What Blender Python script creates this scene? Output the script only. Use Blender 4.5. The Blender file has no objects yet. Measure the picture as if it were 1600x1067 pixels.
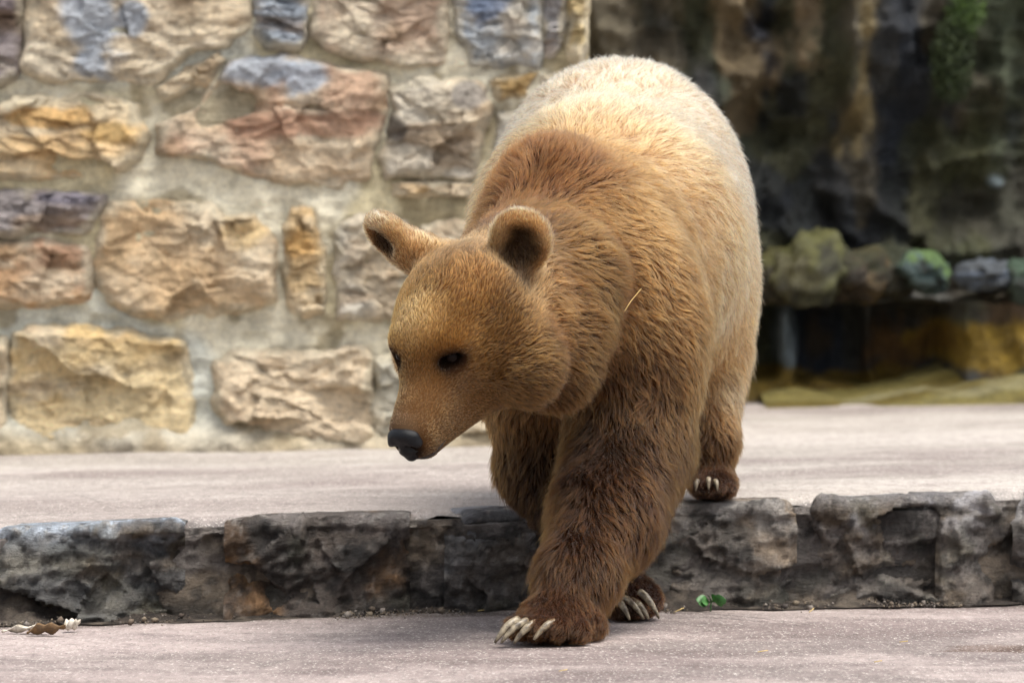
import bpy, bmesh, math, random
import numpy as np
from mathutils import Vector, Matrix

# ------------------------------------------------------------------ camera, sky, sun, exposure
scene = bpy.context.scene
COL = scene.collection
FPX, CAMH, HOR = 6667.0, 0.73, 400.0          # focal length in photo pixels, eye height, horizon row
cam_d = bpy.data.cameras.new('camera')
cam = bpy.data.objects.new('camera', cam_d); COL.objects.link(cam)
cam_d.sensor_width = 36.0; cam_d.lens = 150.0; cam_d.clip_end = 500.0; cam_d.clip_start = 0.1
PITCH = math.atan((533.5 - HOR) / FPX)
cam.location = (0, 0, CAMH); cam.rotation_euler = (math.pi / 2 - PITCH, 0, 0)
cam_d.dof.use_dof = True; cam_d.dof.focus_distance = 8.15; cam_d.dof.aperture_fstop = 5.2
scene.camera = cam

SUN_EL, SUN_AZ = math.radians(70), math.radians(130)       # azimuth clockwise from +Y
world = bpy.data.worlds.new('World'); scene.world = world; world.use_nodes = True
wn = world.node_tree.nodes; wl = world.node_tree.links
sky = wn.new('ShaderNodeTexSky'); sky.sky_type = 'NISHITA'; sky.sun_disc = False
sky.sun_elevation = SUN_EL; sky.sun_rotation = SUN_AZ
sky.air_density = 1.0; sky.dust_density = 4.0; sky.ozone_density = 1.0
hs = wn.new('ShaderNodeHueSaturation'); hs.inputs['Saturation'].default_value = 0.35
bg = wn['Background']; bg.inputs['Strength'].default_value = 0.11
wl.new(sky.outputs[0], hs.inputs['Color']); wl.new(hs.outputs[0], bg.inputs['Color'])
sun_d = bpy.data.lights.new('sun', 'SUN'); sun_d.energy = 1.5; sun_d.angle = math.radians(36); sun_d.color = (1, .95, .87)
sun = bpy.data.objects.new('sun', sun_d); COL.objects.link(sun)
sv = Vector((math.sin(SUN_AZ) * math.cos(SUN_EL), math.cos(SUN_AZ) * math.cos(SUN_EL), math.sin(SUN_EL)))
sun.rotation_euler = sv.to_track_quat('Z', 'Y').to_euler()
scene.view_settings.view_transform = 'Standard'; scene.view_settings.look = 'None'
scene.view_settings.exposure = 1.38; scene.view_settings.gamma = 1.0
scene.view_settings.use_curve_mapping = False
scene.cycles.max_bounces = 10; scene.cycles.transmission_bounces = 8; scene.cycles.use_denoising = True
scene.cycles_curves.shape = 'RIBBONS'
FUR = 1.0

# ------------------------------------------------------------------ helpers
def at(px, py, Y):
    """world point that stands at photo pixel (px,py) at depth Y (survey helper)"""
    u = (px - 800.0) / FPX; v = (533.5 - py) / FPX
    c, s = math.cos(PITCH), math.sin(PITCH)
    d = np.array([u, c + v * s, -s + v * c])
    return np.array([0, 0, CAMH]) + d * (Y / d[1])
def ground_Y(py, z):
    v = (533.5 - py) / FPX; c, s = math.cos(PITCH), math.sin(PITCH)
    return (z - CAMH) / ((-s + v * c) / (c + v * s))
def nrm(v):
    v = np.asarray(v, float); return v / np.maximum(np.linalg.norm(v, axis=-1, keepdims=True), 1e-9)
def _hash(ix, iy, iz, seed):
    n = (ix.astype(np.uint32) * np.uint32(374761393) + iy.astype(np.uint32) * np.uint32(668265263)
         + iz.astype(np.uint32) * np.uint32(2246822519) + np.uint32((seed * 3266489917) & 0xffffffff))
    n = (n ^ (n >> np.uint32(13))) * np.uint32(1274126177)
    n = (n ^ (n >> np.uint32(16))) * np.uint32(2654435761)
    return ((n ^ (n >> np.uint32(15))) & np.uint32(0xffffff)).astype(np.float32) / 16777215.0
def vnoise(p, freq, seed=0):
    q = np.asarray(p, np.float32) * np.asarray(freq, np.float32)
    i = np.floor(q); f = q - i; f = f * f * (3 - 2 * f); i = i.astype(np.int64)
    r = 0
    for dx in (0, 1):
        wx = f[..., 0] if dx else 1 - f[..., 0]
        for dy in (0, 1):
            wy = f[..., 1] if dy else 1 - f[..., 1]
            for dz in (0, 1):
                wz = f[..., 2] if dz else 1 - f[..., 2]
                r = r + wx * wy * wz * _hash(i[..., 0] + dx, i[..., 1] + dy, i[..., 2] + dz, seed)
    return r
def fbm(p, freq, oct=4, seed=0, gain=.5):
    s = 0; a = 1; t = 0; freq = np.asarray(freq, np.float32)
    for o in range(oct):
        s = s + a * vnoise(p, freq * 2.03 ** o, seed + o * 17); t += a; a *= gain
    return .5 + (s / t - .5) * 1.5
def ridged(p, freq, oct=4, seed=0):
    s = 0; a = 1; t = 0; freq = np.asarray(freq, np.float32)
    for o in range(oct):
        s = s + a * (1 - np.abs(2 * vnoise(p, freq * 2.03 ** o, seed + o * 17) - 1)); t += a; a *= .5
    return s / t
def sstep(a, b, x):
    t = np.clip((x - a) / (b - a), 0, 1); return t * t * (3 - 2 * t)
def mixc(a, b, t):
    t = np.asarray(t)[..., None]; return np.asarray(a) * (1 - t) + np.asarray(b) * t
def srgb(r, g, b):
    c = np.array([r, g, b]) / 255.0
    return np.where(c <= .04045, c / 12.92, ((c + .055) / 1.055) ** 2.4)

def mesh_obj(name, verts, faces, mat=None, parent=None, smooth=True, colors=None):
    me = bpy.data.meshes.new(name)
    verts = np.asarray(verts, np.float32)
    if isinstance(faces, np.ndarray):
        nf, k = faces.shape
        me.vertices.add(len(verts)); me.vertices.foreach_set('co', verts.ravel())
        me.loops.add(nf * k); me.loops.foreach_set('vertex_index', faces.astype(np.int32).ravel())
        me.polygons.add(nf); me.polygons.foreach_set('loop_start', np.arange(0, nf * k, k, dtype=np.int32))
        me.update(calc_edges=True)
    else:
        me.from_pydata([tuple(v) for v in verts], [], faces); me.update()
    me.validate()
    if smooth: me.polygons.foreach_set('use_smooth', np.ones(len(me.polygons), bool))
    if colors is not None:
        a = me.attributes.new('tint', 'FLOAT_COLOR', 'POINT')
        c = np.ones((len(verts), 4), np.float32); c[:, :3] = colors
        a.data.foreach_set('color', c.ravel())
    if mat: me.materials.append(mat)
    o = bpy.data.objects.new(name, me); COL.objects.link(o)
    if parent: o.parent = parent
    return o
def tag(o, label=None, cat=None, group=None, kind=None):
    if label: o['label'] = label
    if cat: o['category'] = cat
    if group: o['group'] = group
    if kind: o['kind'] = kind
    return o
def empty(name, loc=(0, 0, 0)):
    o = bpy.data.objects.new(name, None); COL.objects.link(o); o.location = loc
    o.empty_display_size = .1
    return o
def keep_world(o, parent):          # vertices are given in world space: cancel the parent's shift
    o.parent = parent
    o.location = -Vector(parent.location) if parent.parent is None else (0, 0, 0)
    return o
def grid_faces(nu, nv, wrap=False):
    i = np.arange(nu - (0 if wrap else 1))[:, None]; j = np.arange(nv - 1)[None, :]
    a = i * nv + j; b = ((i + 1) % nu) * nv + j
    return np.stack([a, b, b + 1, a + 1], -1).reshape(-1, 4)

class NT:
    def __init__(s, name):
        s.m = bpy.data.materials.new(name); s.m.use_nodes = True
        s.n = s.m.node_tree.nodes; s.l = s.m.node_tree.links; s.p = s.n['Principled BSDF']
    def new(s, t, **k):
        n = s.n.new(t)
        for a, v in k.items():
            if a in n.inputs: n.inputs[a].default_value = v
            else: setattr(n, a, v)
        return n
    def link(s, a, b): s.l.new(a, b)
    def coord(s, scale=(1, 1, 1), rot=(0, 0, 0)):
        g = s.new('ShaderNodeNewGeometry'); m = s.new('ShaderNodeMapping')
        m.inputs['Scale'].default_value = scale; m.inputs['Rotation'].default_value = rot
        s.link(g.outputs['Position'], m.inputs['Vector']); return m.outputs['Vector']
    def noise(s, vec, scale, detail=5, rough=.6, dist=0):
        n = s.new('ShaderNodeTexNoise'); n.inputs['Scale'].default_value = scale
        n.inputs['Detail'].default_value = detail; n.inputs['Roughness'].default_value = rough
        n.inputs['Distortion'].default_value = dist
        s.link(vec, n.inputs['Vector']); return n.outputs['Fac']
    def ramp(s, fac, stops):
        r = s.new('ShaderNodeValToRGB'); e = r.color_ramp.elements
        while len(e) < len(stops): e.new(.5)
        for x, (p, c) in zip(e, stops):
            x.position = p
            x.color = (*c, 1) if hasattr(c, '__len__') else (c, c, c, 1)
        s.link(fac, r.inputs['Fac']); return r.outputs['Color']
    def mix(s, a, b, fac, mode='MIX'):
        m = s.new('ShaderNodeMix', data_type='RGBA', blend_type=mode)
        for v, i in ((fac, m.inputs[0]), (a, m.inputs[6]), (b, m.inputs[7])):
            if hasattr(v, 'links'): s.link(v, i)
            elif hasattr(v, '__len__'): i.default_value = (*v, 1)
            else: i.default_value = v
        return m.outputs[2]
    def attr(s, name):
        a = s.new('ShaderNodeAttribute'); a.attribute_name = name; return a.outputs['Color']
    def bump(s, h, strength=.5, dist=.01, normal=None):
        b = s.new('ShaderNodeBump'); b.inputs['Strength'].default_value = strength; b.inputs['Distance'].default_value = dist
        s.link(h, b.inputs['Height'])
        if normal: s.link(normal, b.inputs['Normal'])
        return b.outputs['Normal']
    def out(s, color=None, rough=None, normal=None, **k):
        for v, i in ((color, 'Base Color'), (rough, 'Roughness'), (normal, 'Normal')):
            if v is None: continue
            if hasattr(v, 'links'): s.link(v, s.p.inputs[i])
            elif hasattr(v, '__len__'): s.p.inputs[i].default_value = (*v, 1)
            else: s.p.inputs[i].default_value = v
        for a, v in k.items(): s.p.inputs[a].default_value = v
        return s.m

def stone_mat(name, grain=1.0, rough=.85, bump=.6, spec=.3, lift=1.0):
    t = NT(name); v = t.coord()
    big = t.noise(v, 14, 6, .65); fine = t.noise(v, 90 * grain, 6, .7); strata = t.noise(t.coord((1, 1, 4)), 22, 6, .7, .6)
    c = t.mix(t.attr('tint'), (lift, lift, lift), 1.0, 'MULTIPLY')
    c = t.mix(c, t.ramp(big, [(.3, .55), (.5, 1.0), (.72, 1.35)]), .75, 'MULTIPLY')
    c = t.mix(c, t.ramp(fine, [(.3, .6), (.5, 1.0), (.75, 1.4)]), .6, 'MULTIPLY')
    c = t.mix(c, t.ramp(strata, [(.3, .62), (.52, 1.05), (.75, 1.25)]), .55, 'MULTIPLY')
    h = t.mix(strata, fine, .35)
    n = t.bump(h, bump, .03)
    n = t.bump(fine, bump * .6, .008, n)
    return t.out(c, rough, n, **{'Specular IOR Level': spec})
def plain(name, col, rough=.6, spec=.4, **k):
    t = NT(name); return t.out(tuple(col), rough, None, **{'Specular IOR Level': spec}, **k)

# ------------------------------------------------------------------ ground
def edge_Y(X): return 8.80 + .257 * X                # plan line of the stone step
def terr_z(X): return .207 + .018 * np.clip(X, -4, 4)

def paving_mat(name, base, light, dark, streak_rot, gain):
    t = NT(name); v = t.coord()
    vs = t.coord((1, 1.5, 1), (0, 0, streak_rot))
    s1 = t.noise(vs, 1.4, 6, .65, .6); s2 = t.noise(vs, 4.5, 7, .7, .4)
    c = t.mix(t.attr('tint'), tuple(light), t.ramp(s1, [(.46, 0.0), (.66, .8)]))
    c = t.mix(c, tuple(dark), t.ramp(s2, [(.5, 0.0), (.72, .7)]))
    vq = t.coord((1, .38, 1)); sp = t.noise(vq, 170, 3, .65)
    c = t.mix(c, (.62, .57, .53), t.ramp(sp, [(.57, 0.0), (.66, .9)]))
    sp2 = t.noise(vq, 140, 4, .7)
    c = t.mix(c, (.06, .055, .055), t.ramp(sp2, [(.58, 0.0), (.68, .75)]))
    mid = t.noise(vq, 45, 6, .75)
    c = t.mix(c, t.ramp(mid, [(.3, .62), (.5, 1.0), (.7, 1.3)]), .75, 'MULTIPLY')
    c = t.mix(c, (gain, gain, gain * .985), 1.0, 'MULTIPLY')
    n = t.bump(sp, .5, .005); n = t.bump(mid, .5, .014, n)
    return t.out(c, .8, n, **{'Specular IOR Level': .25})

# lower paving: one sheet, dense near the view, far wide around
def sheet(name, xs, ys, zf, colf, mat, label=None):
    X, Y = np.meshgrid(np.array(xs), np.array(ys), indexing='ij')
    V = np.stack([X, Y, zf(X, Y)], -1).reshape(-1, 3)
    o = mesh_obj(name, V, grid_faces(len(xs), len(ys))[:, ::-1].copy() if False else grid_faces(len(xs), len(ys)), mat, colors=colf(V))
    tag(o, kind='structure'); return o
PAVE = srgb(136, 125, 122); TERR = srgb(164, 157, 150)
def dense(a, b, n, far):
    return np.concatenate([[-far, a - 6, a - 2], np.linspace(a, b, n), [b + 2, b + 6, far]])
def pave_col(V):
    c = np.tile(PAVE, (len(V), 1))
    n = fbm(V, (.8, 2.2, 1), 4, 5)
    c = mixc(c, srgb(178, 163, 160), sstep(.45, .7, n) * .7)
    c = mixc(c, srgb(112, 98, 96), sstep(.5, .75, fbm(V, (1.3, 3, 1), 4, 9)) * .6)
    # damp brown hollow on the right
    p = at(1560, 1009, ground_Y(1009, 0)); d = np.hypot((V[:, 0] - p[0]) / .11, (V[:, 1] - p[1]) / .10) + (fbm(V, 14, 3, 3) - .5) * .6
    c = mixc(c, srgb(92, 72, 62), sstep(1.05, .8, d) * .95)
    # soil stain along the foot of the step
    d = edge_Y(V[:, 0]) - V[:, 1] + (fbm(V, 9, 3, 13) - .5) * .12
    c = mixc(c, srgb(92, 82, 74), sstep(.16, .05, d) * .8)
    return c
pave_z = lambda X, Y: (fbm(np.stack([X, Y, X * 0], -1), (2, 2, 1), 4, 2) - .5) * .012 - .004
pm = paving_mat('paving_concrete', PAVE, srgb(186, 172, 168), srgb(116, 103, 102), .1, .78)
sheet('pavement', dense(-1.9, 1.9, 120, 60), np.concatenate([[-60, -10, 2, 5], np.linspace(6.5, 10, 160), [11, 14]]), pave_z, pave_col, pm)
def terr_col(V):
    c = np.tile(TERR, (len(V), 1))
    n = fbm(V, (.5, 1.6, 1), 4, 25)
    c = mixc(c, srgb(186, 178, 172), sstep(.4, .65, n) * .8)
    c = mixc(c, srgb(130, 118, 115), sstep(.5, .72, fbm(V, (.9, 1.8, 1), 4, 29)) * .75)
    left = sstep(.6, -.6, V[:, 0]) * sstep(11.5, 9, V[:, 1])
    c = mixc(c, srgb(142, 129, 127), left * .6)
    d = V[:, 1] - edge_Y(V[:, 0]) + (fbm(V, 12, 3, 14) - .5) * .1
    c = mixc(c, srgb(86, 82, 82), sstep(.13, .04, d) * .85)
    return c
tm = paving_mat('terrace_concrete', TERR, srgb(188, 180, 174), srgb(132, 121, 118), -.05, .82)
xs = dense(-2.6, 3.0, 120, 60); vv = np.concatenate([[0, .02, .05, .09, .14], np.linspace(.2, 7.2, 150), [12, 30, 60]])
X, Vv = np.meshgrid(xs, vv, indexing='ij')
Yg = edge_Y(np.clip(X, -6, 6)) + .045 + Vv
nz = (fbm(np.stack([X, Yg, X * 0], -1), (2, 2, 1), 4, 8) - .5) * .012
Zg = terr_z(X) + nz * sstep(0, .2, Vv) - sstep(.1, 0, Vv) * .02 * (.3 + fbm(np.stack([X, Yg, X * 0], -1), 20, 3, 4))
V = np.stack([X, Yg, Zg], -1).reshape(-1, 3)
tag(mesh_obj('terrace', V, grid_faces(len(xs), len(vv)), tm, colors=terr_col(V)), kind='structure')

def facets(P, seed, M, tilt, step, stretch):
    """broken faces: every point takes the plane of the nearest of M scattered centres"""
    rg = np.random.default_rng(seed); lo = P.reshape(-1, 2).min(0); hi = P.reshape(-1, 2).max(0)
    c = lo + rg.random((M, 2)) * (hi - lo); g = rg.normal(size=(M, 2)) * tilt; a = rg.normal(size=M) * step
    g[:, 1] -= tilt * .4
    d = ((P[..., None, :] - c) * np.array([1, stretch])); d = (d ** 2).sum(-1)
    k = d.argmin(-1)
    return a[k] + ((P - c[k]) * g[k]).sum(-1)
# ------------------------------------------------------------------ stone step
step = empty('stone_step', (0, 8.8, 0))
tag(step, 'dark weathered step of rough stone blocks between lower paving and terrace', 'step')
smat = stone_mat('step_stone', 1.3, .75, 1.0, .4)
def kerb(name, x0, x1, seed, colf, amp=.022, recess=0.0, nu=None, endr=.045, topz=0.0, mat=smat):
    """one block: profile from the foot up the face and over the top, swept along the step line"""
    L = x1 - x0; nu = nu or max(14, int(L / .0055)); nv = 64
    u = np.linspace(0, 1, nu); v = np.linspace(0, 1, nv)
    U, Vp = np.meshgrid(x0 + u * L, v, indexing='ij')
    hgt = terr_z(U) + topz; r = .028
    foot, face, top = .05, hgt - r + 0 * U, .12
    S = Vp * (foot + hgt + top)
    z = np.clip(S - foot, -.05, None); yb = np.zeros_like(z)
    arc = r * math.pi / 2
    z1 = np.where(S - foot < hgt - r, S - foot, hgt - r + r * np.sin(np.clip((S - foot - hgt + r) / r, 0, math.pi / 2)))
    y1 = np.where(S - foot < hgt - r, 0, r - r * np.cos(np.clip((S - foot - hgt + r) / r, 0, math.pi / 2)))
    y1 = y1 + np.clip(S - foot - hgt + r - arc, 0, None)
    ny = np.where(z1 < hgt - r, -1, -np.cos(np.clip((S - foot - hgt + r) / r, 0, math.pi / 2)))
    nzv = np.where(z1 < hgt - r, 0, np.sin(np.clip((S - foot - hgt + r) / r, 0, math.pi / 2)))
    P = np.stack([U, edge_Y(U) + y1, z1], -1)
    wob = P + .03 * (np.stack([vnoise(P, 9, seed + 50), vnoise(P, 9, seed + 51), vnoise(P, 9, seed + 52)], -1) - .5)
    d = (fbm(wob, (6, 6, 9), 4, seed) - .5) * 1.8
    d = d + (ridged(wob, (8, 8, 18), 5, seed + 5) - .62) * 1.4
    uv = np.stack([wob[..., 0], S], -1)
    d = d + np.clip(facets(uv, seed + 7, max(6, int(L / .03)), .25, .010, 1.4), -.03, .03) / .024
    d = d + (ridged(wob, (24, 24, 36), 4, seed + 6) - .62) * 1.1
    d = d * (1 - .75 * nzv)
    d = d + (fbm(P, 45, 3, seed + 9) - .5) * .6
    e = np.minimum(U - x0, x1 - U); e = e + (fbm(P, (9, 9, 14), 3, seed + 31) - .5) * .09
    end = (1 - np.sqrt(np.clip(1 - (1 - np.clip(e / endr, 0, 1)) ** 2, 0, 1))) * .06
    amt = amp * d * np.where(nzv > .9, .25, 1) - end - recess
    amt = amt - .0 * sstep(.05, -.02, P[..., 2]) + .02 * sstep(.09, .0, P[..., 2]) * (fbm(P, 10, 3, seed + 77))
    P[..., 1] += ny * amt; P[..., 2] += nzv * amt * np.where(nzv > .9, .5, 1) - nzv * end * .5
    V = P.reshape(-1, 3)
    o = mesh_obj(name, V, grid_faces(nu, nv), mat, colors=colf(V, amt.reshape(-1) / amp, nzv.reshape(-1)))
    keep_world(o, step); return o
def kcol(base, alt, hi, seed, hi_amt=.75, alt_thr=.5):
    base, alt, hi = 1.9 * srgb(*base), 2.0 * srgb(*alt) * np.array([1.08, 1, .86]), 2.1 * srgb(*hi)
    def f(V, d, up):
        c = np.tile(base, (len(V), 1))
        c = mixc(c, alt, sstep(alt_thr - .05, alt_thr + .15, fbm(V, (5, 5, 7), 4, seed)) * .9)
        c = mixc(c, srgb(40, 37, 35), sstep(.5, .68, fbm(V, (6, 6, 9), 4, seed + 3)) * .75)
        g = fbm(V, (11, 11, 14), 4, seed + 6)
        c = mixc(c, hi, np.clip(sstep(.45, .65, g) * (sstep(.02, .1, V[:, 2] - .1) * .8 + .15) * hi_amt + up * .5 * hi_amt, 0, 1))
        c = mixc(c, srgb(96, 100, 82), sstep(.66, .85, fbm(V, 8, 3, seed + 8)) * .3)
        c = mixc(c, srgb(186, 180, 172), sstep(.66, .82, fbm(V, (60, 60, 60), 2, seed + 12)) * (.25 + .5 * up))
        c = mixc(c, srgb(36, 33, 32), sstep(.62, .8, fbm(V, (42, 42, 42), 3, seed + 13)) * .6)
        return c
    return f
def kx(px): 
    X = (px - 800) * 8.8 / FPX
    for _ in range(3): X = (px - 800) * edge_Y(X) / FPX
    return X
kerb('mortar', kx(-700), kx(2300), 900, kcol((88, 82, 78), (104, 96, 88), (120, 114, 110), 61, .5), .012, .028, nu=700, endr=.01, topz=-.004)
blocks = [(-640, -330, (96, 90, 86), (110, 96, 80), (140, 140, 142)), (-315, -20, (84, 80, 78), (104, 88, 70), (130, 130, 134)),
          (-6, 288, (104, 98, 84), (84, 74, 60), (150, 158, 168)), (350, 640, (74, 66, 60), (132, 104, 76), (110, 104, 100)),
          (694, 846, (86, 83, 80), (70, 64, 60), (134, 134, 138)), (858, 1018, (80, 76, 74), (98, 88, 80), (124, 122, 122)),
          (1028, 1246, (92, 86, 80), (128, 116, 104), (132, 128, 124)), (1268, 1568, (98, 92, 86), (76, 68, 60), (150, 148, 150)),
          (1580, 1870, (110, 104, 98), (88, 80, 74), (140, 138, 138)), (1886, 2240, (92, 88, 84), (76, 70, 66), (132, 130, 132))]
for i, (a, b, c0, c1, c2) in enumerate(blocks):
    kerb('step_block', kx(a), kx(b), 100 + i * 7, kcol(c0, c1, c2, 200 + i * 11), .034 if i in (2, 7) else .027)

# soil and crumbs lying along the foot of the step: too many to count
def crumbs(name, pts, sizes, cols, seed, mat, label, cat):
    rng = np.random.default_rng(seed)
    base = np.array([(0, 0, 1), (.94, 0, .33), (-.47, .82, .33), (-.47, -.82, .33), (.47, .82, -.33), (.47, -.82, -.33), (-.94, 0, -.33), (0, 0, -1)], float)
    tri = np.array([(0, 1, 2), (0, 2, 3), (0, 3, 1), (1, 5, 4), (1, 4, 2), (2, 4, 6), (2, 6, 3), (3, 6, 5), (3, 5, 1), (7, 4, 5), (7, 6, 4), (7, 5, 6)])
    n = len(pts); q = rng.normal(size=(n, 4)); q /= np.linalg.norm(q, axis=1)[:, None]
    w, x, y, z = q.T
    R = np.stack([1 - 2 * (y * y + z * z), 2 * (x * y - z * w), 2 * (x * z + y * w), 2 * (x * y + z * w), 1 - 2 * (x * x + z * z), 2 * (y * z - x * w),
                  2 * (x * z - y * w), 2 * (y * z + x * w), 1 - 2 * (x * x + y * y)], -1).reshape(n, 3, 3)
    sc = rng.uniform(.5, 1.3, (n, 1, 3)) * sizes[:, None, None]
    V = np.einsum('nij,nkj->nki', R, base[None] * sc * rng.uniform(.75, 1.2, (n, 8, 1))) + pts[:, None, :]
    F = (tri[None] + (np.arange(n) * 8)[:, None, None]).reshape(-1, 3)
    o = mesh_obj(name, V.reshape(-1, 3), F, mat, smooth=False, colors=np.repeat(cols, 8, 0))
    tag(o, label, cat, kind='stuff'); return o
rng = np.random.default_rng(4)
N = 5200
cx = rng.uniform(kx(-300), kx(1900), N)
cl = vnoise(np.stack([cx, cx * 0, cx * 0], -1), 7, 3)
keep = cl > rng.uniform(.25, .75, N); cx = cx[keep]; N = len(cx)
off = np.abs(rng.normal(0, .045, N)) + .0
size = rng.uniform(.0012, .0036, N) + (rng.random(N) < .05) * rng.uniform(0, .009, N)
pts = np.stack([cx, edge_Y(cx) - .02 - off, size * .45 - .003 + .012 * np.exp(-off / .02)], -1)
pal = np.array([srgb(96, 84, 72), srgb(70, 60, 52), srgb(116, 104, 88), srgb(56, 50, 46), srgb(120, 112, 104)])
dirt_mat = NT('loose_soil'); dirt_mat = dirt_mat.out(dirt_mat.attr('tint'), .95)
crumbs('loose_soil', pts, size, pal[rng.integers(0, 5, N)], 5, dirt_mat, 'loose soil crumbs and grit lying along the foot of the step', 'soil')

# low ridge of packed soil in the angle between paving and step
us = np.linspace(kx(-700), kx(2300), 640); vs_ = np.linspace(0, 1, 16)
Us, Vs = np.meshgrid(us, vs_, indexing='ij'); Ps = np.stack([Us, Vs * .1, Us * 0], -1)
hsz = .004 + .034 * sstep(.42, .75, fbm(Ps, (3.5, 1, 1), 4, 91)) + .012 * fbm(Ps, (22, 22, 1), 4, 92)
Zs = hsz * Vs ** 1.6 * (.5 + fbm(Ps, (30, 40, 1), 4, 93)) - .004
Ys = edge_Y(Us) - .085 * (1 - Vs) * (.6 + .8 * fbm(Ps, (9, 1, 1), 4, 94)) + .012
Vso = np.stack([Us, Ys, Zs], -1).reshape(-1, 3)
cso = mixc(np.tile(srgb(84, 74, 66), (len(Vso), 1)), srgb(128, 116, 102), sstep(.4, .75, fbm(Vso, 24, 4, 95)))
cso = mixc(cso, srgb(48, 42, 38), sstep(.5, .8, fbm(Vso, 40, 3, 96)) * .7)
tag(mesh_obj('packed_soil', Vso, grid_faces(640, 16), smat, colors=cso), 'low ridge of packed brown soil in the angle below the step', 'soil', kind='stuff')

# ------------------------------------------------------------------ masonry wall
WY = 11.8; WS = WY / FPX
def wp(px, py): p = at(px, py, WY); return p[0], p[2]
wall = empty('stone_wall', (-1.0, WY, .2))
tag(wall, 'pale masonry wall of large tan and blue grey stones behind the bear', 'wall')
wmat = stone_mat('wall_stone', .8, .9, .9, .2, 1.1)
mort = stone_mat('wall_mortar', 1.4, .95, .7, .15, 1.1)
TAN, OCH, BLU, PUR, RED, CRM, YEL, GRY = (224, 204, 172), (220, 184, 132), (176, 186, 198), (168, 158, 156), (206, 168, 138), (234, 220, 194), (236, 214, 170), (206, 200, 186)
def resample(poly, n):
    P = np.array(poly, float); Q = np.vstack([P, P[:1]]); d = np.r_[0, np.cumsum(np.linalg.norm(np.diff(Q, axis=0), axis=1))]
    t = np.linspace(0, d[-1], n, endpoint=False)
    R = np.stack([np.interp(t, d, Q[:, 0]), np.interp(t, d, Q[:, 1])], -1)
    for _ in range(2): R = (np.roll(R, 1, 0) + 2 * R + np.roll(R, -1, 0)) / 4
    return R
def wall_stone(poly, seed, c0, c1, patch=None, bulge=.05, strata=1.0, ns=160, nr=34):
    out = resample([wp(*p) for p in poly], ns)
    c = out.mean(0)
    rr = np.r_[np.linspace(0.02, .93, nr), .96, .985, 1.0, 1.0]
    o3 = np.stack([out[:, 0], out[:, 0] * 0 + seed, out[:, 1]], -1)
    jit = (fbm(o3, (16, 1, 16), 5, seed + 3) - .5) * .040 + .013
    dirv = nrm(out - c)
    Pn = c + (out - c)[:, None, :] * rr[None, :, None] + dirv[:, None, :] * (jit[:, None] * (rr ** 4)[None])[..., None]
    rad = np.linalg.norm(out - c, axis=1)[:, None] * (1 - rr)[None]
    P3 = np.stack([Pn[..., 0], Pn[..., 0] * 0 + seed * 3.1, Pn[..., 1]], -1)
    w2 = Pn + .05 * (np.stack([fbm(P3, (9, 1, 9), 3, seed), fbm(P3, (9, 1, 9), 3, seed + 1)], -1) - .5)
    wob = np.stack([w2[..., 0], P3[..., 1], w2[..., 1]], -1)
    prof = bulge * (1 - np.exp(-rad / .009))
    fa = facets(w2, seed + 1, 9, .15, .008, 1.8) + facets(w2, seed + 2, 60, .14, .0022, 2.2)
    n1 = (fbm(wob, (4, 1, 6), 4, seed) - .5)
    n2 = ridged(wob, (8, 1, 10 + 12 * strata), 5, seed + 4) - .6
    dep = prof + sstep(0, .03, rad) * (n1 * .022 + n2 * .019 + np.clip(fa, -.05, .05))
    dep = dep + (fbm(P3, (45, 1, 60), 3, seed + 6) - .5) * .012
    dep[:, -2:] = np.minimum(dep[:, -2:], .004); dep[:, -1] = -.06
    V = np.stack([Pn[..., 0], WY - dep, Pn[..., 1]], -1)
    k = P3.reshape(-1, 3)
    col = np.tile(srgb(*c0), (len(k), 1))
    col = mixc(col, srgb(*c1), sstep(.42, .72, fbm(k, (3.5, 1, 5), 5, seed + 21)) * .85)
    col = mixc(col, srgb(228, 214, 188), sstep(.52, .8, fbm(k, (7, 1, 11), 5, seed + 23)) * .7)
    col = mixc(col, srgb(160, 134, 104), sstep(.58, .85, fbm(k, (6, 1, 16), 5, seed + 27)) * .6)
    edge = sstep(.03, .0, rad.reshape(-1) + (fbm(k, 20, 3, seed + 33) - .5) * .05)
    col = mixc(col, srgb(206, 196, 172), edge * .7)
    if patch:
        for (px, py, rx, ry, pc) in patch:
            a, b = wp(px, py)
            d = np.hypot((k[:, 0] - a) / (rx * WS), (k[:, 2] - b) / (ry * WS)) + (fbm(k, (8, 1, 11), 5, seed + 29) - .5) * 1.8
            col = mixc(col, srgb(*pc), sstep(1.25, .6, d) * .85)
    F = [tuple(int(x) for x in f) for f in grid_faces(ns, len(rr), True)]
    n0 = len(rr); F.append(tuple(i * n0 for i in range(ns - 1, -1, -1)))
    F = [tuple(reversed(f)) for f in F]
    o = mesh_obj('stone', V.reshape(-1, 3), F, wmat, colors=col)
    return keep_world(o, wall)
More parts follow.
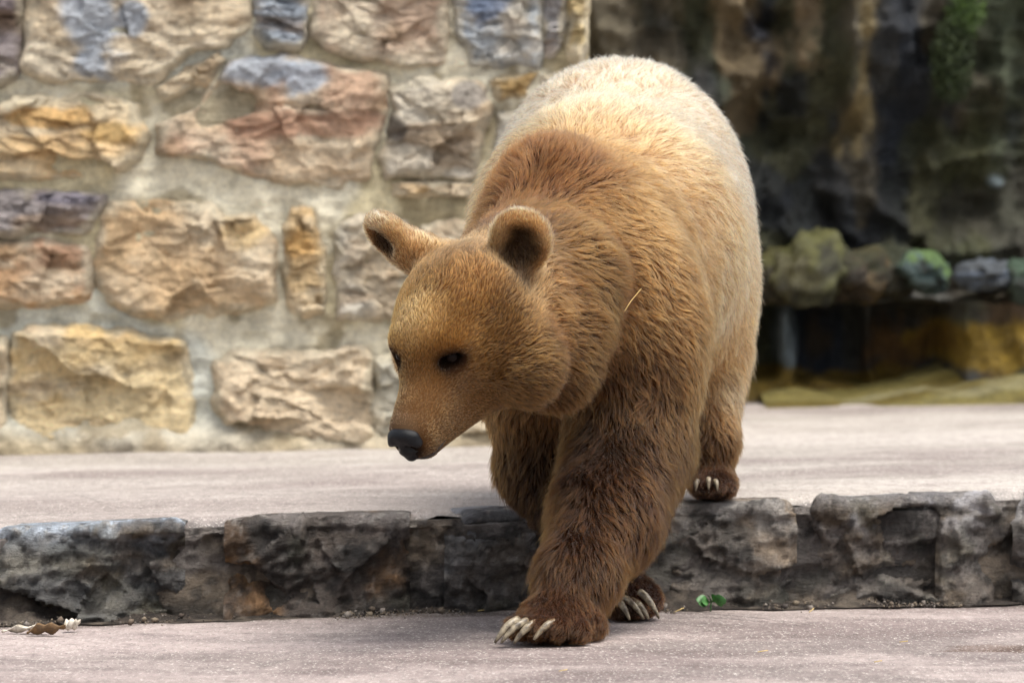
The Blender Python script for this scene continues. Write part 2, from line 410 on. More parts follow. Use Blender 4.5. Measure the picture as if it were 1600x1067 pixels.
stones = [
 ([(-60,-30),(36,-30),(35,50),(23,128),(0,140),(-60,150)], PUR, (120,108,110), None),
 ([(50,-30),(395,-30),(393,45),(345,74),(287,86),(252,124),(230,133),(190,124),(80,128),(37,108),(42,60)], CRM, TAN, [(140,25,40,70,BLU),(150,100,45,28,BLU),(210,20,22,30,BLU)]),
 ([(400,-30),(484,-30),(483,58),(470,76),(415,76),(399,55)], (160,164,158), BLU, None),
 ([(492,-30),(700,-30),(702,60),(690,100),(640,105),(560,92),(520,78),(489,55)], (206,180,156), CRM, None),
 ([(710,-30),(843,-30),(845,84),(835,100),(740,98),(713,60)], BLU, (192,196,196), [(760,15,30,30,(130,146,174))]),
 ([(849,-30),(885,-30),(882,50),(866,95),(850,90)], (170,166,164), BLU, None),
 ([(889,-30),(917,-30),(916,70),(905,100),(886,84)], (222,200,150), OCH, None),
 ([(250,138),(290,115),(338,86),(350,96),(320,134),(270,150)], TAN, OCH, None),
 ([(-60,165),(0,165),(60,150),(150,148),(215,165),(222,215),(227,245),(190,268),(100,275),(0,277),(-60,275)], (230,212,178), OCH, [(60,185,90,16,(220,178,116)),(180,210,50,20,(206,170,110))]),
 ([(250,195),(300,172),(330,142),(352,112),(400,88),(480,95),(560,110),(600,120),(606,170),(600,200),(585,240),(575,285),(500,288),(440,280),(370,268),(320,245),(256,240)], (222,198,166), (206,172,146), [(400,112,60,24,BLU),(480,125,42,30,BLU),(460,195,110,22,(192,152,126))]),
 ([(610,138),(650,125),(720,125),(755,140),(765,170),(756,210),(745,272),(700,282),(650,270),(610,275),(602,240),(612,190)], (216,196,166), GRY, [(612,205,16,24,(104,96,88)),(735,150,26,16,(150,144,138))]),
 ([(612,286),(680,284),(740,288),(735,308),(625,306)], (190,164,130), OCH, None),
 ([(762,128),(788,117),(838,116),(822,152),(780,160)], (196,164,112), TAN, None),
 ([(-60,305),(20,296),(90,298),(165,306),(150,340),(130,364),(60,364),(0,370),(-60,372)], (160,152,150), PUR, [(120,310,50,12,(128,124,136))]),
 ([(-60,385),(0,380),(70,375),(130,390),(136,430),(134,470),(70,478),(0,482),(-60,484)], RED, (196,160,120), None),
 ([(160,345),(176,318),(260,315),(330,325),(350,345),(400,335),(425,375),(437,420),(430,465),(380,485),(300,495),(210,490),(165,470),(158,400)], (224,202,170), (212,180,138), [(385,360,40,30,(232,204,154))]),
 ([(441,352),(456,326),(489,330),(500,370),(511,430),(508,490),(480,502),(451,485),(446,420)], (214,186,142), (204,160,100), [(470,355,26,40,(206,164,104))]),
 ([(526,362),(546,345),(600,338),(634,352),(640,430),(628,500),(526,500),(531,440)], (214,196,168), GRY, None),
 ([(20,522),(60,511),(190,515),(285,530),(298,580),(297,680),(200,688),(150,696),(80,690),(20,695),(18,600)], YEL, (224,192,136), None),
 ([(330,562),(400,548),(480,550),(560,540),(579,560),(580,650),(577,694),(500,690),(420,682),(356,672),(336,610)], (226,206,176), (206,178,146), None),
 ([(-60,530),(11,535),(15,600),(13,684),(-60,690)], (176,170,156), TAN, None),
 ([(586,560),(660,556),(700,570),(702,690),(586,693)], (196,190,172), GRY, None),
 ([(716,545),(900,540),(905,690),(718,692)], TAN, YEL, None),
 ([(655,350),(760,345),(765,505),(655,500)], TAN, CRM, None),
 ([(780,340),(905,335),(905,500),(780,505)], CRM, OCH, None),
 ([(775,175),(905,170),(905,315),(770,318)], GRY, TAN, None),
 ([(845,118),(908,112),(908,158),(840,158)], TAN, CRM, None)]
for i, (poly, c0, c1, patch) in enumerate(stones):
    wall_stone(poly, 11 + i * 13, c0, c1, patch)
# the courses go on beyond the frame
rng = random.Random(8)
for (y0, y1) in ((-360, -215), (-200, -42)):
    x = -900
    while x < 880:
        w = rng.randint(120, 330); x1 = min(x + w, 915); j = lambda: rng.randint(-9, 9)
        if x1 - x > 60:
            wall_stone([(x + 8 + j() * .3, y0 + j()), ((x + x1) / 2, y0 + j()), (x1 - 8, y0 + j()), (x1 - 8 + j() * .3, y1 + j() * .5), ((x + x1) / 2, y1 + j() * .5), (x + 8, y1 + j() * .5)],
                       rng.randint(1000, 9000), rng.choice([TAN, CRM, GRY]), rng.choice([OCH, BLU, CRM]), None, ns=64, nr=14)
        x = x1
for (y0, y1) in ((-25, 140), (160, 290), (305, 485), (515, 690)):
    x = -900
    while x < -70:
        w = rng.randint(150, 330); x1 = min(x + w, -68); j = lambda: rng.randint(-8, 8)
        if x1 - x > 60:
            wall_stone([(x + 8 + j() * .3, y0 + j()), ((x + x1) / 2, y0 + j()), (x1 - 8, y0 + j()), (x1 - 8 + j() * .3, y1 + j() * .5), ((x + x1) / 2, y1 + j() * .5), (x + 8, y1 + j() * .5)],
                       rng.randint(1000, 9000), rng.choice([TAN, CRM, YEL]), rng.choice([OCH, RED, CRM]), None, ns=64, nr=14)
        x = x1
# mortar bed with its return face at the corner and a foot of spilled mortar
x0, x1 = wp(-920, 0)[0], wp(921, 0)[0]; zt = wp(0, -365)[1]
nx, nz = 420, 190
xx = np.linspace(x0, x1, nx); zz = np.linspace(.12, zt, nz)
Xm, Zm = np.meshgrid(xx, zz, indexing='ij'); Pm = np.stack([Xm, Xm * 0, Zm], -1)
dep = (fbm(Pm, (7, 1, 7), 5, 70) - .5) * .035 + (ridged(Pm, (14, 1, 22), 4, 74) - .6) * .02 + (fbm(Pm, 40, 3, 71) - .5) * .014 + .012
dep = dep + .075 * sstep(.295, .2, Zm + (fbm(Pm, (6, 1, 6), 4, 72) - .5) * .06)
dep = dep - .10 * sstep(.03, 0, x1 - Xm)
Vm = np.stack([Xm, WY - dep, Zm], -1).reshape(-1, 3)
cm = np.tile(srgb(228, 220, 196), (len(Vm), 1))
km = Pm.reshape(-1, 3)
cm = mixc(cm, srgb(206, 194, 160), sstep(.42, .62, fbm(km, (3, 1, 3), 4, 73)))
cm = mixc(cm, srgb(212, 216, 208), sstep(.5, .7, fbm(km, (2.5, 1, 3), 4, 75)) * .7)
cm = mixc(cm, srgb(150, 136, 106), sstep(.6, .72, fbm(km, (7, 1, 7), 4, 77)) * .7)
cm = mixc(cm, srgb(168, 152, 128), sstep(.32, .2, km[:, 2]) * .7)
Fm = grid_faces(nx, nz)
keep_world(mesh_obj('mortar', Vm, Fm, mort, colors=cm), wall)
bm_v = [(x0, WY + .05, .1), (x1 - .01, WY + .05, .1), (x1 - .01, WY + 3.2, .1), (x0, WY + 3.2, .1), (x0, WY + .05, zt), (x1 - .01, WY + .05, zt), (x1 - .01, WY + 3.2, zt), (x0, WY + 3.2, zt)]
bm_f = [(0, 1, 5, 4), (1, 2, 6, 5), (2, 3, 7, 6), (3, 0, 4, 7), (4, 5, 6, 7)]
keep_world(mesh_obj('core', bm_v, bm_f, mort, smooth=False, colors=np.tile(srgb(196, 186, 166), (8, 1))), wall)

# ------------------------------------------------------------------ dark rock face
RY = 15.0; RS = RY / FPX
def rp(px, py): p = at(px, py, RY); return p[0], p[2]
def rock_depth(X, Z):
    """metres towards the viewer"""
    P = np.stack([X, X * 0, Z], -1)
    w = P + .15 * (np.stack([vnoise(P, 3, 301), vnoise(P, 3, 302), vnoise(P, 3, 303)], -1) - .5)
    d = (fbm(w, (1.6, 1, 1.0), 4, 310) - .5) * .5 + (ridged(w, (3.0, 1, 3.4), 5, 314) - .6) * .30 + (fbm(P, 14, 3, 318) - .5) * .06
    def box(ax, bx, ay, by, soft=14, wobble=.06):
        q = (fbm(P, 5, 3, int(ax)) - .5) * wobble
        x_0, z_1 = rp(ax, ay); x_1, z_0 = rp(bx, by); s = soft * RS
        return sstep(-s, s, X - x_0 + q) * sstep(-s, s, x_1 - X + q) * sstep(-s, s, Z - z_0 + q) * sstep(-s, s, z_1 - Z + q)
    d = d + .13 * box(1318, 1372, -200, 372, 20, .25) + .06 * box(1120, 1165, -200, 300, 20, .3) + .07 * box(1228, 1300, -200, 120, 20, .3)
    d = d - .12 * box(1180, 1225, 30, 240, 20, .3) - .08 * box(1378, 1450, 60, 300, 20, .3)
    base = box(1000, 2400, 455, 900, 10)
    d = d * (1 - .7 * base) + .22 * base
    d = d - .26 * box(1150, 1214, 476, 590, 7, .05) - .28 * box(1240, 1345, 474, 592, 8, .06) - .25 * box(1362, 1462, 478, 594, 9, .06)
    d = d + (ridged(P, (9, 1, 6), 4, 319) - .6) * .08
    d = d + .30 * box(1475, 2400, 425, 700, 16)
    return d
rx0, rz1 = rp(905, -330); rx1 = rp(2300, 0)[0]
xr = np.linspace(rx0 - .5, rx1, 380); zr = np.linspace(.1, rz1 + .3, 250)
Xr, Zr = np.meshgrid(xr, zr, indexing='ij')
Dr = rock_depth(Xr, Zr)
Vr = np.stack([Xr, RY - Dr, Zr], -1).reshape(-1, 3)
kr = np.stack([Xr, Xr * 0, Zr], -1).reshape(-1, 3); dr = Dr.reshape(-1)
cr = np.tile(srgb(62, 62, 60), (len(kr), 1))
cr = mixc(cr, srgb(40, 46, 56), sstep(.42, .6, fbm(kr, (2.2, 1, 1.2), 4, 330)))
cr = mixc(cr, srgb(104, 96, 78), sstep(.5, .68, fbm(kr, (4.5, 1, .8), 4, 333)) * .8)
cr = mixc(cr, srgb(66, 70, 42), sstep(.5, .66, fbm(kr, (2.2, 1, 1.6), 4, 336)) * .7)
def stain(px, py, rx, ry, c, a=.9, sd=0):
    global cr
    x_, z_ = rp(px, py)
    d = np.hypot((kr[:, 0] - x_) / (rx * RS), (kr[:, 2] - z_) / (ry * RS)) + (fbm(kr, (6, 1, 4.5), 5, 340 + sd) - .5) * 2.2
    cr = mixc(cr, srgb(*c), sstep(1.15, .6, d) * a)
stain(1010, 60, 100, 120, (128, 118, 98), .9, 1); stain(1140, 60, 50, 160, (130, 112, 84), .8, 2)
stain(1262, 20, 40, 70, (168, 146, 116), .8, 3); stain(1345, 150, 26, 230, (168, 150, 108), .9, 4); stain(1350, 350, 28, 30, (178, 152, 84), .9, 5)
stain(1200, 150, 34, 130, (36, 44, 60), .9, 6); stain(1420, 120, 50, 160, (40, 46, 56), .9, 7)
stain(1560, 120, 90, 240, (92, 100, 78), .7, 8); stain(1470, 330, 70, 120, (74, 76, 44), .7, 28); stain(1290, 280, 130, 110, (38, 42, 48), .8, 9)
stain(1560, 330, 90, 110, (70, 66, 58), .7, 10); stain(1560, 500, 90, 80, (92, 70, 48), .8, 11); stain(1545, 540, 80, 34, (150, 122, 36), .85, 15); stain(1450, 480, 60, 60, (60, 56, 44), .6, 27)
stain(1225, 510, 18, 60, (112, 124, 132), .9, 12); stain(1320, 462, 130, 9, (112, 112, 108), .8, 13)
stain(1290, 600, 190, 22, (112, 90, 24), .95, 14); stain(1390, 560, 60, 60, (110, 78, 34), .8, 16); stain(1280, 540, 60, 60, (66, 52, 30), .7, 26); stain(1050, 300, 120, 200, (60, 58, 54), .6, 17)
stain(1560, 285, 12, 10, (150, 165, 170), .8, 18)
rmat = stone_mat('wet_rock', .5, .55, 1.0, .45)
tag(mesh_obj('rock_face', Vr, grid_faces(380, 250), rmat, colors=cr), kind='structure')

def boulder(name, px, py, Y, r, seed, c0, c1, label, group=None, moss=None, rot=0):
    c = at(px, py, Y); nu, nv = 48, 26
    th = np.linspace(0, 2 * math.pi, nu, endpoint=False); ph = np.linspace(0.01, math.pi - .01, nv)
    T, Pp = np.meshgrid(th, ph, indexing='ij')
    S = np.stack([np.cos(T) * np.sin(Pp), np.sin(T) * np.sin(Pp), np.cos(Pp)], -1)
    k = S * .5 + seed
    S2 = S
    R = 1 + (fbm(k, 2.6, 4, seed) - .5) * .7 + (ridged(k, 6, 4, seed + 2) - .6) * .4
    V = S2 * R[..., None] * np.array(r)
    ca, sa = math.cos(rot), math.sin(rot)
    V = np.stack([V[..., 0] * ca - V[..., 2] * sa, V[..., 1], V[..., 0] * sa + V[..., 2] * ca], -1)
    col = mixc(np.tile(srgb(*c0), (nu * nv, 1)), srgb(*c1), sstep(.42, .6, fbm(k.reshape(-1, 3), 3, 4, seed + 5)))
    col = mixc(col, srgb(34, 32, 24), sstep(.5, .75, fbm(k.reshape(-1, 3), 6, 4, seed + 15)) * .8)
    if moss: col = mixc(col, srgb(*moss), sstep(.1, .7, S[..., 2].reshape(-1) + (fbm(k.reshape(-1, 3), 6, 4, seed + 6) - .5) * 2.4) * .7)
    o = mesh_obj(name, V.reshape(-1, 3), grid_faces(nu, nv, True)[:, ::-1].copy(), rmat, colors=col); o.location = c
    tag(o, label, 'boulder', group); return o
BYs = 14.72
boulder('boulder', 1268, 425, BYs, (.135, .13, .12), 3, (84, 84, 60), (96, 92, 62), 'yellow green mossy boulder, tallest of those on the rock ledge', 'boulders on the rock ledge', (104, 104, 54))
boulder('boulder', 1215, 435, BYs + .05, (.085, .1, .09), 5, (58, 52, 38), (80, 72, 44), 'small dark olive boulder beside the tallest mossy one on the ledge', 'boulders on the rock ledge', (92, 90, 40))
boulder('boulder', 1335, 432, BYs + .04, (.11, .11, .085), 7, (62, 50, 36), (96, 78, 46), 'brown rounded boulder on the middle of the rock ledge', 'boulders on the rock ledge', (58, 60, 30))
boulder('boulder', 1392, 425, BYs + .1, (.10, .1, .10), 9, (40, 40, 32), (60, 56, 40), 'blackish boulder between the brown and the blue green ones on the ledge', 'boulders on the rock ledge', (48, 54, 30))
boulder('boulder', 1446, 424, BYs, (.085, .1, .075), 12, (84, 104, 104), (70, 84, 80), 'blue green boulder with bright moss on top at the ledge end', 'boulders on the rock ledge', (104, 134, 66), -.3)
boulder('boulder', 1545, 432, 14.55, (.12, .12, .055), 14, (104, 116, 134), (88, 94, 100), 'flat pale blue grey boulder on the brown rock hump', None, None, .1)
boulder('boulder', 1606, 440, 14.52, (.09, .11, .07), 16, (70, 84, 76), (60, 60, 50), 'dull green boulder on the brown rock hump', None, (64, 92, 70))

# mossy bank rising to the right against the foot of the rock
xb = np.linspace(rp(1180, 0)[0], rp(2300, 0)[0], 150); vb = np.linspace(0, 1, 36)
Xb, Vb = np.meshgrid(xb, vb, indexing='ij')
pxb = 800 + Xb / RS
top = .05 + np.interp(pxb, [1180, 1350, 1400, 1600, 1900, 2300], [0.0, .015, .03, .175, .27, .3])
Yb = 14.15 + Vb * 1.1 + .08 * (fbm(np.stack([Xb, Xb * 0, Xb * 0], -1), 2, 3, 5) - .5)
Zb = terr_z(Xb) - .01 + top * np.sin(np.clip(Vb * 1.15, 0, 1) * math.pi / 2) + (fbm(np.stack([Xb, Yb, Xb * 0], -1), 6, 4, 6) - .5) * .04 * sstep(0, .2, Vb)
Vk = np.stack([Xb, Yb, Zb], -1).reshape(-1, 3)
cb = np.tile(srgb(116, 106, 54), (len(Vk), 1))
cb = mixc(cb, srgb(98, 84, 22), sstep(.42, .6, fbm(Vk, (2, 4, 3), 4, 9)))
cb = mixc(cb, srgb(140, 134, 100), sstep(.6, .72, fbm(Vk, (2.5, 6, 4), 4, 19)) * .8)
tag(mesh_obj('mossy_bank', Vk, grid_faces(150, 36), rmat, colors=cb), kind='structure')

def leaf_cluster(name, c, r, n, size, cols, seed, label, cat, droop=.3):
    rng = np.random.default_rng(seed)
    p = rng.normal(size=(n, 3)) * .5; p *= np.minimum(1, 1 / np.linalg.norm(p, axis=1))[:, None]
    p = p * np.array(r)
    d = nrm(rng.normal(size=(n, 3)) + np.array([0, -.8, -droop])); s = nrm(np.cross(d, rng.normal(size=(n, 3))))
    L = size * rng.uniform(.6, 1.4, (n, 1))
    q = np.stack([p, p + d * L * .5 + s * L * .22, p + d * L, p + d * L * .5 - s * L * .22], 1)
    q[:, 1::2, 2] += (L * .05)
    F = np.arange(n * 4).reshape(n, 4)
    cc = np.repeat(np.array([srgb(*x) for x in cols])[rng.integers(0, len(cols), n)], 4, 0)
    m = NT(name); m = m.out(m.attr('tint'), .7)
    o = mesh_obj(name, q.reshape(-1, 3), F, m, smooth=False, colors=cc); o.location = c
    return tag(o, label, cat)
cpx = at(1488, 95, RY - .1)
leaf_cluster('hanging_moss', cpx, (.075, .07, .15), 5200, .013, [(40, 52, 24), (50, 64, 28), (30, 40, 20), (62, 74, 36)], 3, 'dark green moss clump hanging high on the wet rock face', 'moss')
leaf_cluster('hanging_moss', at(1510, 15, RY - .1), (.07, .08, .1), 1600, .014, [(60, 84, 28), (80, 104, 40), (40, 56, 22)], 4, 'small brighter green moss tuft above the larger hanging clump', 'moss')

# ------------------------------------------------------------------ bear: one continuous body polygonised from a blended solid
HS = 1.147; H0 = np.array([-.0923, 7.98, .6177])
HR = np.array([.85832, -.51285, -.01645]); HF = np.array([-.41498, -.67496, -.61010]); HU = np.array([-.30178, -.53049, .79216])
HM = np.stack([HR, HF, HU], 1)                       # columns: bear's left, forward, up
def hp(x, y, z): return H0 + HS * (x * HR + y * HF + z * HU)
I3 = np.eye(3)
def yawm(a): c, s = math.cos(a), math.sin(a); return np.array([[c, -s, 0], [s, c, 0], [0, 0, 1.]])
prims = []
def E(c, r, k, mat, R=I3): prims.append(dict(t='e', c=np.array(c, float), r=np.array(r, float), R=R, k=k, m=mat))
def C(a, b, r1, r2, k, mat): prims.append(dict(t='c', a=np.array(a, float), b=np.array(b, float), r1=r1, r2=r2, k=k, m=mat))
# material: colour, fur length, flow direction (tangent part is used), lift of the coat
BACK = np.array([.22, .95, 0]) / .97
FURM = {
 'rump':  (srgb(240, 206, 176), .030, (.22, .8, -.75), .38),
 'belly': (srgb(210, 162, 114), .034, (.2, .6, -.9), .38),
 'shoulder': (srgb(174, 126, 76), .033, (.25, .5, -.7), .42),
 'hump':  (srgb(92, 55, 22), .036, (.1, .7, .55), .6),
 'neck':  (srgb(128, 89, 48), .032, (.35, .75, -.35), .44),
 'ruff':  (srgb(124, 87, 45), .034, (.5, .5, -.6), .48),
 'leg':   (srgb(84, 54, 20), .040, (.02, -.1, -1), .44),
 'legr':  (srgb(82, 53, 20), .038, (-.1, 0, -1), .42),
 'fore':  (srgb(90, 57, 23), .034, (-.1, -.25, -1), .38),
 'paw':   (srgb(90, 56, 27), .016, (-.3, -.6, -.6), .30),
 'pawr':  (srgb(78, 46, 23), .014, (.2, -.6, -.6), .30),
 'hind':  (srgb(112, 72, 36), .028, (.02, 0, -1), .35),
 'hpaw':  (srgb(80, 49, 25), .012, (0, -.7, -.6), .3),
 'crown': (srgb(122, 87, 46), .015, tuple(-HF + .25 * HU), .42),
 'face':  (srgb(150, 104, 46), .0095, tuple(-HF + .1 * HU), .34),
 'cheek': (srgb(128, 91, 44), .019, tuple(-HF - .35 * HU), .42),
 'muz':   (srgb(142, 104, 62), .006, tuple(-HF), .30),
 'ear':   (srgb(216, 174, 128), .013, tuple(.9 * HU - .2 * HF), .65),
}
DEEP = dict(leg=.34, legr=.26, fore=.42, paw=.58, pawr=.5, hind=.5, hpaw=.45, hump=.40, neck=.5, ruff=.46, crown=.52, cheek=.58, face=.80, muz=.82, shoulder=.62)  # deepens the browns; shade on legs, chest and neck goes into the colour too
FURM = {k: (v[0] * DEEP.get(k, 1.0), *v[1:]) for k, v in FURM.items()}
FN = list(FURM)
E(at(966, 350, 9.26), (.287, .30, .352), .05, 'rump')
E(at(948, 386, 8.95), (.288, .30, .31), .12, 'belly')
E(at(920, 440, 8.64), (.215, .22, .26), .12, 'shoulder')
E(at(862, 330, 8.57), (.112, .16, .145), .08, 'hump')
E(at(1005, 500, 8.50), (.115, .14, .20), .04, 'shoulder')
E(at(812, 520, 8.62), (.11, .14, .17), .08, 'shoulder')
E(at(890, 575, 8.60), (.12, .12, .12), .08, 'legr')
C(at(880, 425, 8.52), at(790, 462, 8.14), .175, .128, .10, 'neck')
C(at(890, 530, 8.40), at(815, 545, 8.12), .10, .085, .09, 'ruff')
# left fore leg, set forward and crossing inwards
C(at(997, 530, 8.52), at(982, 700, 8.46), .120, .118, .07, 'leg')
C(at(982, 700, 8.46), at(948, 810, 8.30), .118, .102, .03, 'leg')
C(at(945, 810, 8.30), at(905, 900, 8.17), .100, .074, .03, 'fore')
C(at(905, 900, 8.17), at(878, 955, 8.10), .072, .054, .03, 'fore')
E(at(868, 968, 8.08), (.072, .080, .040), .03, 'paw')
E(at(915, 978, 8.11), (.036, .05, .032), .03, 'paw')
for x, y, Yv, r in ((806, 980, 8.045, .020), (820, 981, 8.015, .022), (842, 982, 8.00, .024), (870, 982, 8.0, .025), (902, 986, 8.02, .024)):
    E(at(x, y, Yv), (r, r * 1.3, r), .012, 'paw')
# right fore leg, behind, crossing to the other side
C(at(828, 590, 8.60), at(838, 730, 8.66), .085, .070, .06, 'legr')
C(at(838, 730, 8.66), at(940, 880, 8.62), .070, .056, .04, 'legr')
C(at(940, 880, 8.62), at(980, 930, 8.59), .054, .046, .03, 'legr')
E(at(990, 938, 8.58), (.056, .075, .034), .03, 'pawr')
for x, y, Yv, r in ((966, 950, 8.53, .019), (981, 947, 8.52, .020), (996, 946, 8.52, .021), (1012, 940, 8.55, .021)):
    E(at(x, y, Yv), (r, r * 1.3, r), .012, 'pawr')
# hind legs
E(at(1075, 480, 9.14), (.13, .20, .22), .10, 'belly')
C(at(1095, 575, 9.12), at(1112, 690, 9.03), .090, .050, .06, 'hind')
C(at(1112, 690, 9.03), at(1108, 740, 9.02), .050, .045, .03, 'hind')
E(at(1116, 757, 8.99), (.046, .085, .033), .03, 'hpaw')
for x, y, Yv in ((1094, 764, 8.925), (1108, 766, 8.915), (1123, 766, 8.92), (1138, 764, 8.94)): E(at(x, y, Yv), (.017, .024, .017), .010, 'hpaw')
E(at(885, 500, 9.25), (.13, .20, .22), .10, 'belly')
C(at(905, 580, 9.32), at(925, 700, 9.30), .090, .050, .06, 'hind')
C(at(925, 700, 9.30), at(930, 742, 9.29), .050, .045, .03, 'hind')
E(at(932, 752, 9.25), (.046, .085, .030), .03, 'hpaw')
# head (local units scaled by HS)
def HE(c, r, k, m, R=None): E(hp(*c), HS * np.array(r), k, m, HM if R is None else R)
def HC(a, b, r1, r2, k, m): C(hp(*a), hp(*b), HS * r1, HS * r2, k, m)
HE((0, -.01, .010), (.108, .120, .090), .07, 'crown')
HE((0, .075, .012), (.070, .075, .066), .05, 'face')
for s in (1, -1):
    HE((s * .066, .010, -.056), (.062, .085, .072), .05, 'cheek')
    HE((s * .043, .098, .028), (.028, .034, .022), .03, 'face')
HC((0, .09, -.022), (0, .224, -.046), .058, .034, .05, 'muz')
HC((0, .12, -.055), (0, .226, -.066), .046, .034, .03, 'muz')
HC((.006, .055, -.100), (0, .210, -.096), .056, .022, .03, 'muz')
E(at(822, 572, 8.02), (.066, .09, .070), .05, 'ruff')
C(at(905, 430, 8.26), at(872, 580, 8.16), .085, .070, .06, 'ruff')
EARL = (.112, -.045, .092); EARR = (-.112, -.045, .092)
def basis(n, up):
    n = nrm(n); u = nrm(up - n * np.dot(n, up)); return np.stack([np.cross(u, n), n, u], 1)
earL_c = at(813, 376, 7.97); earR_c = at(606, 367, 8.08)
nL = nrm(np.array([-.10, -.85, -.30])); nR = nrm(np.array([-.60, -.42, -.62]))
RL = basis(nL, np.array([0, 0, 1.])); RRm = basis(nR, np.array([-.75, 0, .5]))
C(at(800, 430, 8.02), earL_c + np.array([0, .02, -.005]), .050, .036, .03, 'ear')
C(at(692, 418, 8.06), earR_c + np.array([.028, .005, -.020]), .046, .036, .025, 'ear')
E(earL_c, (.057, .025, .062), .014, 'ear', RL)
E(earR_c, (.048, .028, .050), .014, 'ear', RRm)
carves = [(earL_c + nL * .026 - np.array([0, 0, .008]), np.array([.040, .030, .045]), RL), (earR_c + nR * .026, np.array([.029, .025, .037]), RRm)]
for s in (1, -1):
    carves.append((hp(s * .048, .132, .016), HS * np.array([.019, .022, .012]), HM))

def sd(pr, P):
    if pr['t'] == 'e':
        q = (P - pr['c'].astype(P.dtype)) @ pr['R'].astype(P.dtype); r = pr['r'].astype(P.dtype)
        k0 = np.sqrt(((q / r) ** 2).sum(-1)); k1 = np.sqrt(((q / (r * r)) ** 2).sum(-1))
        return k0 * (k0 - 1) / np.maximum(k1, 1e-6)
    a, b = pr['a'].astype(P.dtype), pr['b'].astype(P.dtype); ba = b - a
    h = np.clip(((P - a) @ ba) / (ba @ ba), 0, 1)
    return np.sqrt(((P - a - h[..., None] * ba) ** 2).sum(-1)) - (pr['r1'] + (pr['r2'] - pr['r1']) * h).astype(P.dtype)
def smin(a, b, k):
    h = np.maximum(k - np.abs(a - b), 0) / k; return np.minimum(a, b) - h * h * k * .25
def field(P):
    d = None
    for pr in prims:
        x = sd(pr, P); d = x if d is None else smin(d, x, pr['k'])
    for c, r, R in carves: d = -smin(-d, sd(dict(t='e', c=c, r=r, R=R), P), .01)
    return d
def surface_nets(D, xs, ys, zs):
    nx, ny, nz = D.shape; ins = D < 0
    cnt = np.zeros((nx - 1, ny - 1, nz - 1), np.int8)
    for i in (0, 1):
        for j in (0, 1):
            for k in (0, 1): cnt += ins[i:nx - 1 + i, j:ny - 1 + j, k:nz - 1 + k]
    act = (cnt > 0) & (cnt < 8); idx = np.argwhere(act); n = len(idx)
    vid = -np.ones(act.shape, np.int64); vid[act] = np.arange(n)
    acc = np.zeros((n, 3)); w = np.zeros(n)
    ax = (xs, ys, zs)
    for d in range(3):
        o1, o2 = [a for a in range(3) if a != d]
        for p in (0, 1):
            for q in (0, 1):
                A = idx.copy(); A[:, o1] += p; A[:, o2] += q; B = A.copy(); B[:, d] += 1
                da = D[A[:, 0], A[:, 1], A[:, 2]]; db = D[B[:, 0], B[:, 1], B[:, 2]]
                m = (da < 0) != (db < 0); t = np.where(m, da / np.where(m, da - db, 1), 0)
                pa = np.stack([ax[e][A[:, e]] for e in range(3)], -1)
                pa[:, d] += t * (ax[d][1] - ax[d][0])
                acc += np.where(m[:, None], pa, 0); w += m
    V = acc / w[:, None]; F = []
    for d in range(3):
        o1, o2 = (d + 1) % 3, (d + 2) % 3
        sl0 = [slice(None)] * 3; sl1 = [slice(None)] * 3; sl0[d] = slice(0, -1); sl1[d] = slice(1, None)
        a = ins[tuple(sl0)]; b = ins[tuple(sl1)]
        e = np.argwhere(a != b); ok = (e[:, o1] > 0) & (e[:, o2] > 0) & (e[:, o1] < D.shape[o1] - 1) & (e[:, o2] < D.shape[o2] - 1); e = e[ok]
        def cell(p, q):
            c = e.copy(); c[:, o1] -= p; c[:, o2] -= q; return vid[c[:, 0], c[:, 1], c[:, 2]]
        q = np.stack([cell(1, 1), cell(0, 1), cell(0, 0), cell(1, 0)], -1)
        flip = ~a[e[:, 0], e[:, 1], e[:, 2]]
        q[flip] = q[flip][:, ::-1]; F.append(q)
    return V, np.concatenate(F)
def polygonise(prlist, cv, vox, pad):
    los, his = [], []
    for pr in prlist:
        if pr['t'] == 'e': R_ = pr['r'].max(); los.append(pr['c'] - R_); his.append(pr['c'] + R_)
        else:
            R_ = max(pr['r1'], pr['r2']); los.append(np.minimum(pr['a'], pr['b']) - R_); his.append(np.maximum(pr['a'], pr['b']) + R_)
    lo = np.min(los, 0) - pad; hi = np.max(his, 0) + pad
    ax = [np.arange(lo[i], hi[i] + vox, vox).astype(np.float32) for i in range(3)]
    D = np.ones([len(a) for a in ax], np.float32)
    for pr, l, h in zip(prlist, los, his):
        m = pr['k'] + 3 * vox + .02; sl = []
        for i in range(3):
            a = max(0, int((l[i] - m - lo[i]) / vox)); b = min(len(ax[i]), int((h[i] + m - lo[i]) / vox) + 2); sl.append(slice(a, b))
        G = np.stack(np.meshgrid(ax[0][sl[0]], ax[1][sl[1]], ax[2][sl[2]], indexing='ij'), -1)
        D[tuple(sl)] = smin(D[tuple(sl)], sd(pr, G), np.float32(pr['k']))
    for c, r, R in cv:
        sl = []
        for i in range(3):
            a = max(0, int((c[i] - r.max() - .03 - lo[i]) / vox)); b = min(len(ax[i]), int((c[i] + r.max() + .03 - lo[i]) / vox) + 2); sl.append(slice(a, b))
        G = np.stack(np.meshgrid(ax[0][sl[0]], ax[1][sl[1]], ax[2][sl[2]], indexing='ij'), -1)
        D[tuple(sl)] = -smin(-D[tuple(sl)], sd(dict(t='e', c=c, r=r, R=R), G), np.float32(.01))
    return surface_nets(D, *ax)
BV, BF = polygonise(prims, carves, .009, .03)
def grad(P, e=.003):
    g = np.stack([field(P + np.array(d) * e) - field(P - np.array(d) * e) for d in ((1, 0, 0), (0, 1, 0), (0, 0, 1))], -1)
    return g / (2 * e)
G = grad(BV)
BV = BV - np.clip(field(BV) / np.maximum((G ** 2).sum(1), .3), -.006, .006)[:, None] * G
BN = nrm(G)

